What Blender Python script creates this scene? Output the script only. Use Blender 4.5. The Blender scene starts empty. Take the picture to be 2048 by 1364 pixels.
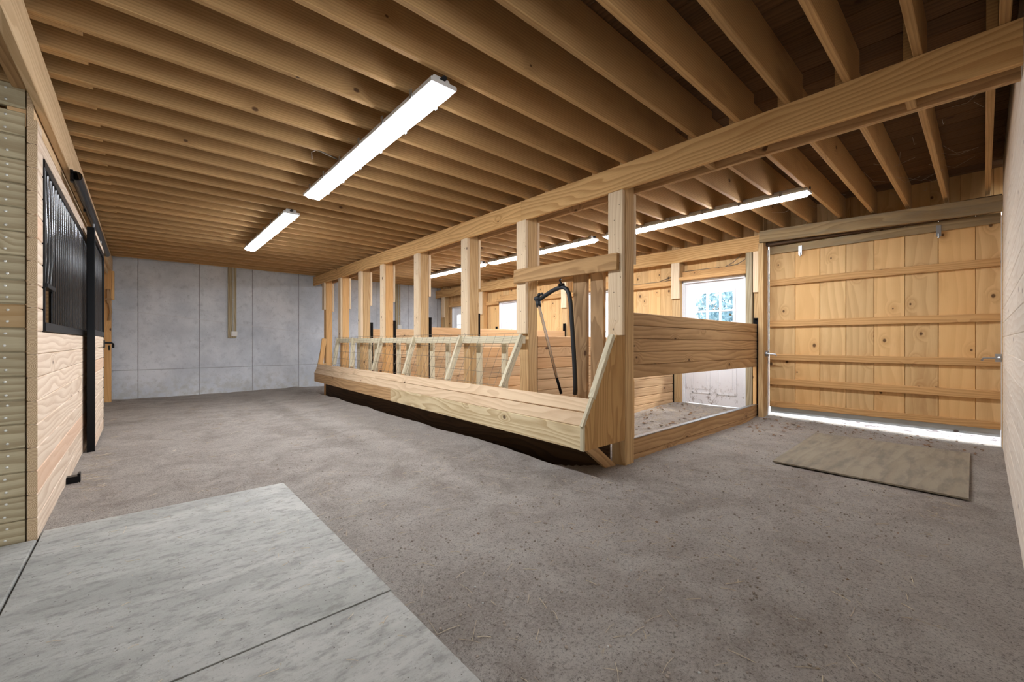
import bpy, math, random
from mathutils import Vector, noise
random.seed(7)
SC = bpy.context.scene
COL = SC.collection

# ---------------------------------------------------------------- camera, world, sun, exposure
cam_d = bpy.data.cameras.new('camera')
cam = bpy.data.objects.new('camera', cam_d); COL.objects.link(cam)
cam.location = (0, 0, 1.07)
cam.rotation_euler = (math.radians(90), 0, -math.atan2(0.6633965, 0.7482681))
cam_d.sensor_width = 36
cam_d.lens = 36 * 836.93 / 2048
cam_d.shift_y = 2 / 2048
cam_d.clip_start = 0.02
SC.camera = cam

W = bpy.data.worlds.new('overcast_sky'); SC.world = W
W.use_nodes = True
W.node_tree.nodes['Background'].inputs[0].default_value = (0.90, 0.95, 1.0, 1)
W.node_tree.nodes['Background'].inputs[1].default_value = 2.0

sun_d = bpy.data.lights.new('sun', 'SUN'); sun_d.energy = 2.0; sun_d.angle = math.radians(6)
sun_d.color = (1, 0.96, 0.9)
sun = bpy.data.objects.new('sun', sun_d); COL.objects.link(sun)
sun.rotation_euler = (math.radians(20), math.radians(38), 0)      # high sun on the pen side of the barn

SC.view_settings.view_transform = 'Standard'
SC.view_settings.look = 'None'
SC.view_settings.gamma = 1
SC.view_settings.use_curve_mapping = False
SC.view_settings.exposure = 1.0
LED = 32.0

# ---------------------------------------------------------------- materials
def srgb(r, g, b):
    f = lambda c: (c / 255 / 12.92) if c / 255 <= 0.04045 else ((c / 255 + 0.055) / 1.055) ** 2.4
    return (f(r), f(g), f(b), 1)

class NT:
    def __init__(s, name):
        s.m = bpy.data.materials.new(name); s.m.use_nodes = True
        s.t = s.m.node_tree; s.b = s.t.nodes['Principled BSDF']
    def n(s, kind, **inp):
        nd = s.t.nodes.new(kind)
        for k, v in inp.items():
            if k.startswith('_'): setattr(nd, k[1:], v)
            else: s.put(nd.inputs[int(k[1:])] if k[0] == 'i' and k[1:].isdigit() else nd.inputs[k.replace('__', ' ')], v)
        return nd
    def put(s, sock, v):
        if isinstance(v, bpy.types.NodeSocket): s.t.links.new(v, sock)
        else: sock.default_value = v
    def math(s, op, a, b=0.0, c=0.0, clamp=False):
        return s.n('ShaderNodeMath', _operation=op, _use_clamp=clamp, i0=a, i1=b, i2=c).outputs[0]
    def noise(s, vec, scale=1.0, detail=3.0, rough=0.55, dist=0.0):
        return s.n('ShaderNodeTexNoise', Vector=vec, Scale=scale, Detail=detail, Roughness=rough, Distortion=dist).outputs['Fac']
    def ramp(s, fac, lo, hi, a=0.0, b=1.0, smooth=True):
        nd = s.n('ShaderNodeMapRange', _interpolation_type='SMOOTHSTEP' if smooth else 'LINEAR')
        for i, v in enumerate((fac, lo, hi, a, b)): s.put(nd.inputs[i], v)
        return nd.outputs[0]
    def mix(s, fac, a, b, mode='MIX'):
        nd = s.n('ShaderNodeMix', _data_type='RGBA', _blend_type=mode)
        s.put(nd.inputs[0], fac); s.put(nd.inputs[6], a); s.put(nd.inputs[7], b)
        return nd.outputs[2]
    def vec(s, x=0.0, y=0.0, z=0.0):
        return s.n('ShaderNodeCombineXYZ', i0=x, i1=y, i2=z).outputs[0]
    def sep(s, v):
        return s.n('ShaderNodeSeparateXYZ', i0=v).outputs
    def coords(s, which):
        return s.n('ShaderNodeTexCoord').outputs[which]
    def bump(s, h, strength=0.3, dist=0.01):
        nd = s.n('ShaderNodeBump', Strength=strength, Distance=dist, Height=h)
        s.t.links.new(nd.outputs[0], s.b.inputs['Normal'])
    def done(s, col=None, rough=0.7, **kw):
        if col is not None: s.put(s.b.inputs['Base Color'], col)
        s.put(s.b.inputs['Roughness'], rough)
        for k, v in kw.items(): s.put(s.b.inputs[k.replace('__', ' ')], v)
        return s.m

def wood(name, light, dark, rings=34.0, contrast=1.0, knots=0.28, tint=0.16, warp=1.0, weather=None, hue=None, rough=0.75, hr=(0.55, 0.95)):
    """sawn timber: grain runs along U (metres), V crosses the board; 'rnd' differs from board to board"""
    k = NT(name)
    uv = k.sep(k.n('ShaderNodeUVMap', _uv_map='UVMap').outputs[0])
    u, v = uv[0], uv[1]
    rnd = k.n('ShaderNodeAttribute', _attribute_name='rnd').outputs['Fac']
    # knots: some cells of a voronoi grid
    kv = k.vec(k.math('MULTIPLY', u, 3.0), k.math('MULTIPLY', v, 4.2), 0.0)
    vor = k.n('ShaderNodeTexVoronoi', _voronoi_dimensions='2D', Vector=kv, Scale=1.0, Randomness=1.0)
    d = vor.outputs['Distance']
    pick = k.math('LESS_THAN', k.sep(vor.outputs['Color'])[0], knots)
    near = k.math('MULTIPLY', k.ramp(d, 0.03, 0.36, 1.0, 0.0), pick)
    ksz = k.math('ADD', 0.03, k.math('MULTIPLY', k.sep(vor.outputs['Color'])[1], 0.06))
    core = k.math('MULTIPLY', k.ramp(k.math('DIVIDE', d, ksz), 0.55, 1.15, 1.0, 0.0), pick)
    n1 = k.noise(k.vec(k.math('MULTIPLY', u, 0.55), k.math('MULTIPLY', v, 3.2), 0.0), 1.0, 2.0, 0.5)
    lines = k.math('ADD', k.math('MULTIPLY', v, rings),
                   k.math('ADD', k.math('MULTIPLY', n1, 9.0 * warp), k.math('MULTIPLY', near, 1.6)))
    ring = k.math('FRACT', lines)
    ring = k.ramp(ring, 0.15, 0.95)
    ring = k.math('MULTIPLY', ring, k.ramp(k.math('FRACT', lines), 0.94, 1.0, 1.0, 0.0))
    fib = k.noise(k.vec(k.math('MULTIPLY', u, 5.0), k.math('MULTIPLY', v, 260.0), 0.0), 1.0, 3.0, 0.6)
    blot = k.noise(k.vec(k.math('MULTIPLY', u, 1.3), k.math('MULTIPLY', v, 5.0), 3.0), 1.0, 4.0, 0.6)
    f = k.math('ADD', k.math('MULTIPLY', ring, 0.62 * contrast), k.math('MULTIPLY', k.ramp(fib, 0.3, 0.7), 0.28 * contrast))
    col = k.mix(f, light, dark)
    col = k.mix(k.math('MULTIPLY', k.ramp(blot, 0.50, 0.75), 0.45), col, dark)
    if weather is not None:
        wn = k.noise(k.vec(k.math('MULTIPLY', u, 2.0), k.math('MULTIPLY', v, 9.0), 9.0), 1.0, 5.0, 0.65)
        col = k.mix(k.math('MULTIPLY', k.ramp(wn, 0.42, 0.68), 0.65), col, weather)
    if hue is not None:
        col = k.mix(k.ramp(rnd, hr[0], hr[1]), col, k.mix(0.55, col, hue))
    col = k.mix(k.math('MULTIPLY', near, 0.30), col, dark)
    col = k.mix(k.math('MULTIPLY', core, 0.85), col, srgb(70, 42, 24))
    br = k.math('ADD', 1.0 - tint, k.math('MULTIPLY', rnd, 2 * tint))
    col = k.mix(1.0, col, k.n('ShaderNodeCombineColor', i0=br, i1=br, i2=br).outputs[0], 'MULTIPLY')
    k.bump(k.math('ADD', k.math('MULTIPLY', ring, 0.3), fib), 0.25, 0.002)
    return k.done(col, rough, **{'Specular__IOR__Level': 0.25})

def plain(name, col, rough=0.5, metal=0.0, var=0.06, scale=30.0, spec=0.5):
    k = NT(name)
    n = k.noise(k.coords('Object'), scale, 4.0, 0.6)
    c = k.mix(n, (col[0] * (1 - var), col[1] * (1 - var), col[2] * (1 - var), 1), (min(1, col[0] * (1 + var)), min(1, col[1] * (1 + var)), min(1, col[2] * (1 + var)), 1))
    return k.done(c, rough, Metallic=metal, **{'Specular__IOR__Level': spec})

M = {}
M['joist'] = wood('joist_timber', srgb(196, 158, 108), srgb(136, 100, 62), 62, 0.55, 0.03, 0.12, 0.4)
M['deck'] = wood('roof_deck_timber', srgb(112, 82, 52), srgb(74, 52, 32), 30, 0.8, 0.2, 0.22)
M['beam'] = wood('beam_timber', srgb(226, 186, 128), srgb(178, 130, 76), 22, 0.9, 0.12, 0.07)
M['post'] = wood('post_timber', srgb(216, 184, 136), srgb(172, 132, 86), 20, 0.8, 0.10, 0.13, hue=srgb(214, 160, 96))
M['scab'] = wood('pale_timber', srgb(235, 214, 182), srgb(206, 176, 138), 30, 0.7, 0.2, 0.06)
M['stall'] = wood('pale_stall_timber', srgb(232, 214, 193), srgb(200, 173, 146), 22, 0.9, 0.10, 0.04, hue=srgb(214, 172, 140), hr=(0.88, 0.94))
M['part'] = wood('greenish_treated_timber', srgb(190, 178, 148), srgb(140, 122, 92), 20, 0.9, 0.06, 0.09, 0.7, hue=srgb(164, 122, 70), hr=(0.8, 0.92))
M['header'] = wood('header_timber', srgb(224, 196, 156), srgb(188, 152, 108), 24, 0.7, 0.14, 0.05)
M['gate'] = wood('gate_timber', srgb(202, 166, 122), srgb(154, 118, 80), 20, 0.9, 0.13, 0.10, 0.7)
M['divider'] = wood('divider_timber', srgb(222, 190, 150), srgb(180, 142, 104), 22, 0.7, 0.2, 0.15, 0.7, hue=srgb(200, 152, 102))
M['trough'] = wood('trough_timber', srgb(222, 197, 164), srgb(188, 156, 122), 20, 0.7, 0.2, 0.05)
M['fascia'] = wood('fascia_treated_timber', srgb(228, 212, 174), srgb(180, 152, 110), 13, 1.0, 0.08, 0.08, 1.6)
M['rack'] = wood('grey_green_rack_timber', srgb(220, 211, 184), srgb(178, 164, 132), 30, 0.7, 0.1, 0.07)
M['ply'] = wood('plywood_panel', srgb(200, 160, 106), srgb(150, 108, 62), 9, 0.8, 0.02, 0.03, 1.6)
M['plank'] = wood('knotty_pine_boards', srgb(228, 192, 138), srgb(182, 134, 82), 11, 0.5, 0.40, 0.14, 0.45, hue=srgb(212, 166, 106))
M['batten'] = wood('batten_timber', srgb(216, 172, 116), srgb(172, 124, 74), 34, 0.7, 0.25, 0.07)
M['grey_beam'] = wood('weathered_header_timber', srgb(172, 148, 110), srgb(122, 100, 70), 18, 0.8, 0.16, 0.06, weather=srgb(138, 128, 108))
M['cross'] = wood('weathered_cross_timber', srgb(196, 158, 110), srgb(146, 110, 70), 22, 0.8, 0.2, 0.05)
M['old'] = wood('brown_upright_timber', srgb(186, 152, 112), srgb(136, 106, 74), 12, 1.0, 0.2, 0.12, 1.5)
M['sheet'] = wood('weathered_plywood', srgb(150, 139, 121), srgb(124, 112, 95), 9, 0.5, 0.0, 0.02, 0.5, weather=srgb(108, 101, 92), rough=0.9)
M['near'] = wood('pale_wall_boards', srgb(236, 226, 212), srgb(214, 198, 178), 20, 0.7, 0.2, 0.05)
M['dark_brown'] = wood('dark_brown_timber', srgb(92, 70, 50), srgb(58, 42, 30), 20, 0.8, 0.1, 0.1)
M['black'] = plain('black_painted_steel', srgb(12, 12, 14), 0.3, 0.0, spec=0.16)
M['bar'] = plain('black_glossy_bar', srgb(14, 15, 18), 0.16, 0.0, spec=0.5)
M['steel'] = plain('galvanised_steel', srgb(176, 180, 184), 0.35, 0.85)
def door_paint():
    k = NT('white_door_paint'); o = k.coords('Object'); z = k.sep(o)[2]
    n = k.noise(o, 14.0, 6.0, 0.7); n2 = k.noise(o, 60.0, 4.0, 0.7)
    mud = k.math('MULTIPLY', k.ramp(z, 0.08, 0.55, 1.0, 0.0), k.ramp(k.math('ADD', n, k.math('MULTIPLY', n2, 0.35)), 0.70, 0.84))
    return k.done(k.mix(mud, srgb(234, 234, 237), srgb(120, 104, 92)), 0.45)
M['white'] = door_paint()
M['trimw'] = plain('white_trim_paint', srgb(240, 241, 244), 0.5)
M['housing'] = plain('white_plastic_housing', srgb(222, 222, 220), 0.5)
M['pvc'] = plain('white_plastic_box', srgb(232, 232, 228), 0.5)
M['conduit'] = plain('grey_conduit', srgb(190, 190, 184), 0.5)
M['rubber'] = plain('black_rubber', srgb(30, 34, 38), 0.55)
M['polewood'] = plain('pole_tan', srgb(176, 146, 114), 0.4)
M['wire'] = plain('galvanised_wire', srgb(128, 120, 104), 0.5, 0.6)
M['cable'] = plain('grey_cable', srgb(120, 108, 92), 0.6)
M['nail'] = plain('nail_heads', srgb(206, 204, 196), 0.4, 0.5)
M['clod'] = plain('dirt_clods', srgb(158, 146, 134), 0.95, 0, 0.4, 9.0, 0.1)
M['straw'] = plain('straw', srgb(206, 190, 164), 0.9, 0, 0.25, 3.0)
M['leafdry'] = plain('dry_leaves', srgb(132, 104, 78), 0.9, 0, 0.5, 2.0)
M['web'] = plain('cobweb', srgb(200, 190, 176), 0.9)
M['daylight_board'] = wood('board_with_daylight_tint', srgb(206, 214, 218), srgb(176, 186, 192), 20, 0.5, 0.1, 0.04)  # sky and ground light on the door's bottom board, put into its colour

def end_grain():
    k = NT('end_grain_timber')
    uv = k.sep(k.n('ShaderNodeUVMap', _uv_map='UVMap').outputs[0])
    rnd = k.n('ShaderNodeAttribute', _attribute_name='rnd').outputs['Fac']
    x = k.math('ADD', k.math('MULTIPLY', uv[0], 1.0), k.math('MULTIPLY', k.math('SUBTRACT', rnd, 0.5), 0.08))
    y = k.math('ADD', uv[1], k.math('MULTIPLY', k.math('SUBTRACT', rnd, 0.3), 0.05))
    r = k.math('SQRT', k.math('ADD', k.math('MULTIPLY', x, x), k.math('MULTIPLY', y, y)))
    n = k.noise(k.vec(uv[0], uv[1], rnd), 30.0, 3.0)
    f = k.math('FRACT', k.math('ADD', k.math('MULTIPLY', r, 150.0), k.math('MULTIPLY', n, 1.2)))
    col = k.mix(k.ramp(f, 0.1, 0.9), srgb(214, 190, 156), srgb(164, 134, 100))
    return k.done(col, 0.85)
M['end'] = end_grain()

def concrete():
    k = NT('cast_concrete')
    o = k.coords('Object'); xyz = k.sep(o)
    n1 = k.noise(o, 1.1, 6.0, 0.62); n2 = k.noise(o, 9.0, 5.0, 0.65); n3 = k.noise(o, 60.0, 3.0, 0.6)
    col = k.mix(k.ramp(n1, 0.3, 0.7), srgb(194, 200, 208), srgb(230, 234, 240))
    col = k.mix(k.math('MULTIPLY', k.ramp(n2, 0.5, 0.75), 0.4), col, srgb(160, 166, 174))
    col = k.mix(k.math('MULTIPLY', k.ramp(n3, 0.62, 0.75), 0.5), col, srgb(96, 98, 102))
    wob = k.math('MULTIPLY', k.math('SUBTRACT', n2, 0.5), 0.012)
    def line(val, wdt): return k.ramp(k.math('ABSOLUTE', k.math('ADD', val, wob)), wdt * 0.4, wdt, 1.0, 0.0)
    fx = k.math('SUBTRACT', k.math('FRACT', k.math('ADD', k.math('DIVIDE', k.math('ADD', xyz[0], 0.043), 0.94), 0.5)), 0.5)
    v = line(k.math('MULTIPLY', fx, 0.94), 0.008)
    h = line(k.math('SUBTRACT', xyz[2], 0.536), 0.010)
    dg = line(k.math('SUBTRACT', xyz[2], k.math('SUBTRACT', 1.632, k.math('MULTIPLY', xyz[0], 0.113))), 0.014)
    lines = k.math('MAXIMUM', k.math('MULTIPLY', v, 0.75), k.math('MULTIPLY', h, 0.45))
    col = k.mix(k.math('MULTIPLY', lines, k.ramp(n1, 0.2, 0.6, 0.55, 1.0)), col, srgb(66, 66, 70))
    col = k.mix(k.math('MULTIPLY', dg, 0.45), col, srgb(200, 202, 206))
    # pale efflorescence and stains low on the wall
    low = k.math('MULTIPLY', k.ramp(xyz[2], 0.0, 0.55, 1.0, 0.0), k.ramp(n2, 0.4, 0.6))
    col = k.mix(k.math('MULTIPLY', low, 0.45), col, srgb(196, 194, 182))
    k.bump(k.math('SUBTRACT', k.math('ADD', k.math('MULTIPLY', n2, 0.6), k.math('MULTIPLY', n3, 0.3)), lines), 0.5, 0.008)
    return k.done(col, 0.85)
M['concrete'] = concrete()

def dirt():
    k = NT('packed_dirt')
    o = k.coords('Object')
    n0 = k.noise(o, 0.55, 4.0, 0.6); n1 = k.noise(o, 2.6, 8.0, 0.78, 0.5); n2 = k.noise(o, 58.0, 6.0, 0.8); n3 = k.noise(o, 130.0, 3.0, 0.8)
    col = k.mix(k.ramp(n1, 0.34, 0.66), srgb(170, 159, 149), srgb(206, 198, 188))
    col = k.mix(k.math('MULTIPLY', k.ramp(n0, 0.4, 0.65), 0.5), col, srgb(204, 195, 185))
    col = k.mix(k.math('MULTIPLY', k.ramp(n2, 0.50, 0.66), 0.7), col, srgb(122, 111, 102))
    col = k.mix(k.math('MULTIPLY', k.ramp(n3, 0.54, 0.68), 0.75), col, srgb(82, 72, 66))
    col = k.mix(k.math('MULTIPLY', k.ramp(n3, 0.32, 0.44, 1.0, 0.0), 0.5), col, srgb(214, 204, 194))
    k.bump(k.math('ADD', k.math('ADD', k.math('MULTIPLY', n1, 1.0), k.math('MULTIPLY', n2, 1.6)), k.math('MULTIPLY', n3, 1.0)), 0.8, 0.026)
    return k.done(col, 0.95, **{'Specular__IOR__Level': 0.1})
M['dirt'] = dirt()

def mat_rubber():
    k = NT('dusty_stall_mat')
    o = k.coords('Object')
    st = k.n('ShaderNodeMapping', Vector=o, Rotation=(0, 0, 0.35), Scale=(1.0, 2.2, 1.0)).outputs[0]
    n0 = k.noise(st, 1.8, 6.0, 0.65, 0.6); n1 = k.noise(st, 11.0, 6.0, 0.72); n2 = k.noise(o, 90.0, 4.0, 0.75)
    col = k.mix(k.ramp(n0, 0.3, 0.7), srgb(156, 155, 149), srgb(182, 180, 173))
    col = k.mix(k.math('MULTIPLY', k.ramp(n1, 0.46, 0.68), 0.6), col, srgb(118, 117, 112))
    col = k.mix(k.math('MULTIPLY', k.ramp(n2, 0.56, 0.70), 0.5), col, srgb(106, 102, 96))
    vor = k.n('ShaderNodeTexVoronoi', _voronoi_dimensions='2D', Vector=o, Scale=30.0, Randomness=1.0)
    sp = k.math('MULTIPLY', k.ramp(vor.outputs['Distance'], 0.05, 0.11, 1.0, 0.0), k.math('LESS_THAN', k.sep(vor.outputs['Color'])[0], 0.14))
    col = k.mix(k.math('MULTIPLY', sp, 0.8), col, srgb(84, 76, 70))
    k.bump(k.math('ADD', n1, k.math('MULTIPLY', n2, 0.6)), 0.35, 0.008)
    return k.done(col, 0.85, **{'Specular__IOR__Level': 0.2})
M['mat'] = mat_rubber()

def outside_mat():
    k = NT('pale_leafy_ground')
    o = k.coords('Object')
    n0 = k.noise(o, 9.0, 5.0, 0.7, 1.0); n1 = k.noise(o, 40.0, 4.0, 0.7)
    col = k.mix(k.ramp(n0, 0.52, 0.6), srgb(190, 190, 196), srgb(92, 84, 88))
    col = k.mix(k.math('MULTIPLY', k.ramp(n1, 0.6, 0.7), 0.8), col, srgb(60, 50, 50))
    k.bump(n0, 0.6, 0.03)
    return k.done(col, 0.9)
M['outside'] = outside_mat()

def leaf_mat():
    k = NT('blue_green_leaves')
    n = k.noise(k.coords('Object'), 6.0, 3.0)
    return k.done(k.mix(k.ramp(n, 0.35, 0.65), srgb(112, 150, 160), srgb(172, 206, 220)), 0.6)
M['leaf'] = leaf_mat()

def glass_mat():
    k = NT('clear_glass'); t = k.t
    t.nodes.remove(k.b)
    tr = t.nodes.new('ShaderNodeBsdfTransparent'); gl = t.nodes.new('ShaderNodeBsdfGlossy'); gl.inputs['Roughness'].default_value = 0.03
    mx = t.nodes.new('ShaderNodeMixShader')
    mx.inputs[0].default_value = 0.05; t.links.new(tr.outputs[0], mx.inputs[1]); t.links.new(gl.outputs[0], mx.inputs[2])
    out = [n for n in t.nodes if n.type == 'OUTPUT_MATERIAL'][0]
    t.links.new(mx.outputs[0], out.inputs[0])
    return k.m
M['glass'] = glass_mat()

def led_mat():
    k = NT('lit_led_diffuser')
    return k.done((0.9, 0.9, 0.9, 1), 0.5, Emission__Color=(0.95, 0.985, 1.05, 1), Emission__Strength=LED)
M['led'] = led_mat()

# ---------------------------------------------------------------- mesh builder
class MB:
    """collects shapes for ONE mesh; every board gets its own grain offset and 'rnd'"""
    def __init__(s): s.v = []; s.f = []; s.uv = []; s.r = []; s.m = []
    def face(s, idx, uvs, r, m=0):
        s.f.append(idx); s.uv.append(uvs); s.r.append(r); s.m.append(m)
    def prism(s, a, b, prof, X, Y, caps=True, r=None, mcap=0, m=0, closed=True, taper=None):
        """profile [(x,y)] in the X,Y frame swept from a to b"""
        a = Vector(a); b = Vector(b); L = (b - a).length
        r = random.random() if r is None else r
        u0, v0 = random.uniform(0, 60), random.uniform(0, 60)
        n = len(prof); i0 = len(s.v)
        for p, sc in ((a, 1), (b, taper or 1)):
            for x, y in prof: s.v.append(p + X * x * sc + Y * y * sc)
        per = [0.0]
        for i in range(n):
            p, q = prof[i], prof[(i + 1) % n]; per.append(per[-1] + math.hypot(q[0] - p[0], q[1] - p[1]))
        for i in range(n if closed else n - 1):
            j = (i + 1) % n
            s.face((i0 + i, i0 + j, i0 + n + j, i0 + n + i),
                   ((u0, v0 + per[i]), (u0, v0 + per[i + 1]), (u0 + L, v0 + per[i + 1]), (u0 + L, v0 + per[i])), r, m)
        if caps:
            s.face(tuple(i0 + i for i in reversed(range(n))), tuple(prof[i] for i in reversed(range(n))), r, mcap)
            s.face(tuple(i0 + n + i for i in range(n)), tuple(prof), r, mcap)
        return s
    def bar(s, a, b, w, t, up=(0, 0, 1), c=0.003, mcap=0, r=None):
        """board from a to b: w along 'up', t across it, edges eased by c"""
        a = Vector(a); b = Vector(b); d = (b - a).normalized(); up = Vector(up)
        Y = (up - d * up.dot(d)).normalized(); X = Y.cross(d).normalized()   # X x Y = d
        hx, hy = t / 2, w / 2; c = min(c, hx * 0.6, hy * 0.6)
        if c > 0: prof = [(-hx + c, -hy), (hx - c, -hy), (hx, -hy + c), (hx, hy - c), (hx - c, hy), (-hx + c, hy), (-hx, hy - c), (-hx, -hy + c)]
        else: prof = [(-hx, -hy), (hx, -hy), (hx, hy), (-hx, hy)]
        return s.prism(a, b, prof, X, Y, mcap=mcap, r=r)
    def bx(s, x0, x1, y0, y1, z0, z1, ax=None, c=0.003, mcap=0, r=None):
        """axis-aligned board, grain along its longest axis (or ax)"""
        lo = (x0, y0, z0); hi = (x1, y1, z1); d = [hi[i] - lo[i] for i in range(3)]
        k = 'xyz'.index(ax) if ax else d.index(max(d))
        mid = [(lo[i] + hi[i]) / 2 for i in range(3)]
        a = list(mid); b = list(mid); a[k] = lo[k]; b[k] = hi[k]
        upi = 2 if k != 2 else 1
        up = [0, 0, 0]; up[upi] = 1
        ti = 3 - k - upi
        return s.bar(a, b, d[upi], d[ti], up, c, mcap, r)
    def tube(s, pts, rad, n=10, caps=True, m=0):
        pts = [Vector(p) for p in pts]
        rads = rad if isinstance(rad, (list, tuple)) else [rad] * len(pts)
        i0 = len(s.v); r = random.random(); acc = 0.0
        t0 = (pts[1] - pts[0]).normalized()
        ref = Vector((0, 0, 1)) if abs(t0.z) < 0.9 else Vector((1, 0, 0))
        X = t0.cross(ref).normalized()
        for i, p in enumerate(pts):
            if i == 0: t = t0
            elif i == len(pts) - 1: t = (pts[i] - pts[i - 1]).normalized()
            else: t = ((pts[i + 1] - p).normalized() + (p - pts[i - 1]).normalized()).normalized()
            X = (X - t * X.dot(t)).normalized(); Y = t.cross(X)
            for k in range(n):
                a = 2 * math.pi * k / n
                s.v.append(p + X * math.cos(a) * rads[i] + Y * math.sin(a) * rads[i])
        for i in range(len(pts) - 1):
            L = (pts[i + 1] - pts[i]).length
            for k in range(n):
                j = (k + 1) % n; A = i0 + i * n; B = A + n
                s.face((A + k, A + j, B + j, B + k), ((acc, k / n), (acc, (k + 1) / n), (acc + L, (k + 1) / n), (acc + L, k / n)), r, m)
            acc += L
        if caps:
            s.face(tuple(i0 + k for k in reversed(range(n))), tuple((0, 0) for _ in range(n)), r, m)
            e = i0 + (len(pts) - 1) * n
            s.face(tuple(e + k for k in range(n)), tuple((0, 0) for _ in range(n)), r, m)
        return s
    def poly(s, pts, th, normal, r=None, ax=(1, 0, 0), ay=(0, 0, 1)):
        """flat panel with outline pts extruded by th along normal; grain along ay"""
        pts = [Vector(p) for p in pts]; nv = Vector(normal) * th; i0 = len(s.v); n = len(pts)
        r = random.random() if r is None else r; ax = Vector(ax); ay = Vector(ay)
        uvs = [(p.dot(ay) + 3, p.dot(ax) + 7) for p in pts]
        s.v += pts + [p + nv for p in pts]
        s.face(tuple(range(i0 + n - 1, i0 - 1, -1)), tuple(reversed(uvs)), r)
        s.face(tuple(range(i0 + n, i0 + 2 * n)), tuple(uvs), r)
        for i in range(n):
            j = (i + 1) % n; L = (pts[j] - pts[i]).length
            s.face((i0 + i, i0 + j, i0 + n + j, i0 + n + i), ((0, 0), (L, 0), (L, th), (0, th)), r)
        return s
    def ball(s, c, r, sq=(1, 1, 1), n=8, m=0):
        c = Vector(c); i0 = len(s.v); rr = random.random(); k = n // 2
        for i in range(k + 1):
            th = math.pi * i / k
            for j in range(n):
                ph = 2 * math.pi * j / n
                s.v.append(c + Vector((r * sq[0] * math.sin(th) * math.cos(ph), r * sq[1] * math.sin(th) * math.sin(ph), r * sq[2] * math.cos(th))))
        for i in range(k):
            for j in range(n):
                a = i0 + i * n + j; b = i0 + i * n + (j + 1) % n
                s.face((a, a + n, b + n, b), ((0, 0), (0, .1), (.1, .1), (.1, 0)), rr, m)
        return s
    def mesh(s, name, mats, smooth=False):
        me = bpy.data.meshes.new(name)
        me.from_pydata([tuple(v) for v in s.v], [], s.f)
        uvl = me.uv_layers.new(name='UVMap')
        flat = [c for f in s.uv for p in f for c in p]
        uvl.data.foreach_set('uv', flat)
        at = me.attributes.new('rnd', 'FLOAT', 'FACE')
        at.data.foreach_set('value', s.r)
        for m in mats: me.materials.append(m)
        me.polygons.foreach_set('material_index', s.m)
        if smooth: me.polygons.foreach_set('use_smooth', [True] * len(me.polygons))
        me.update()
        return me

def obj(name, mb, mat, parent=None, smooth=False):
    mats = [M[x] for x in (mat if isinstance(mat, (list, tuple)) else [mat])]
    o = bpy.data.objects.new(name, mb.mesh(name, mats, smooth)); COL.objects.link(o)
    if parent is not None:
        o.parent = parent
        o.matrix_parent_inverse.identity()
        base = ROOT.get(parent.name)
        if base is not None: o.location = -base          # geometry is written in place coordinates
    return o
ROOT = {}
def tag(o, label, cat, group=None, kind=None):
    o['label'] = label; o['category'] = cat
    if group: o['group'] = group
    if kind: o['kind'] = kind
    return o
def thing(name, loc, label, cat, group=None, kind=None):
    o = bpy.data.objects.new(name, None); COL.objects.link(o)
    o.location = loc; o.empty_display_size = 0.1
    ROOT[o.name] = Vector(loc)
    return tag(o, label, cat, group, kind)
def struct(name, mb, mat, label=None, cat=None, smooth=False):
    o = obj(name, mb, mat, smooth=smooth); o['kind'] = 'structure'
    o['label'] = label; o['category'] = cat
    return o
def part(o, label): o['label'] = label; return o
ORD = ['first', 'second', 'third', 'fourth', 'fifth', 'sixth', 'seventh', 'eighth', 'ninth', 'tenth', 'eleventh', 'twelfth',
       'thirteenth', 'fourteenth', 'fifteenth', 'sixteenth', 'seventeenth', 'eighteenth', 'nineteenth', 'twentieth']
def ordn(n):
    if n <= 20: return ORD[n - 1]
    tens = {2: 'twenty', 3: 'thirty', 4: 'forty'}[n // 10]
    return {20: 'twentieth', 30: 'thirtieth', 40: 'fortieth'}[n] if n % 10 == 0 else tens + '-' + ORD[n % 10 - 1]
def lerp(a, b, t): return a + (b - a) * t
def sm(x, a, b):
    t = min(1, max(0, (x - a) / (b - a))); return t * t * (3 - 2 * t)

# ---------------------------------------------------------------- floor
def fx(y): return 2.56 + 0.0377 * (y - 2.07)            # front face of the feeder trough along the aisle
def ground(x, y):
    z = 0.018 * noise.noise((x * 0.9, y * 0.9, 1.0)) + 0.008 * noise.noise((x * 3.1, y * 3.1, 4.0)) + 0.004 * noise.noise((x * 11, y * 11, 7.0))
    z += 0.0025 * noise.noise((x * 26, y * 26, 2.0))
    if y > 2.0:
        edge = 2.76 + 0.05 * noise.noise((0.0, y * 1.3, 3.0)) + 0.35 * (1 - sm(y, 2.08, 2.55))
        dip = sm(x, edge - 0.05, edge + 0.16) * sm(y, 2.05, 2.4) * (1 - sm(y, 9.9, 10.3)) * (1 - sm(x, 3.2, 3.36))
        z -= 0.20 * dip
        z += 0.025 * sm(x, edge - 0.30, edge - 0.05) * (1 - sm(x, edge - 0.05, edge + 0.1)) * sm(y, 2.3, 3.0)
    if y > 2.1 and x > 3.3: z += 0.09 * sm(x, 3.8, 6.6) * sm(y, 2.1, 2.25)
    if y <= 2.25 and x > 6.0: z += 0.05 * sm(x, 6.0, 6.5) * sm(y, 0.2, 2.0)
    if x < 0.98 and y < 3.7: z -= 0.02 * (1 - sm(max(x - 0.80, y - 3.5), 0.0, 0.2))     # mats lie flush
    if 4.0 < x < 6.0 and y < 1.45: z = lerp(z, -0.005, sm(x, 4.0, 4.2) * (1 - sm(x, 5.85, 6.0)) * (1 - sm(y, 1.28, 1.45)))
    return z
fl = MB()
x0, x1, y0, y1, st = -3.6, 6.66, -4.5, 10.74, 0.045
nx = int((x1 - x0) / st) + 1; ny = int((y1 - y0) / st) + 1
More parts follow.
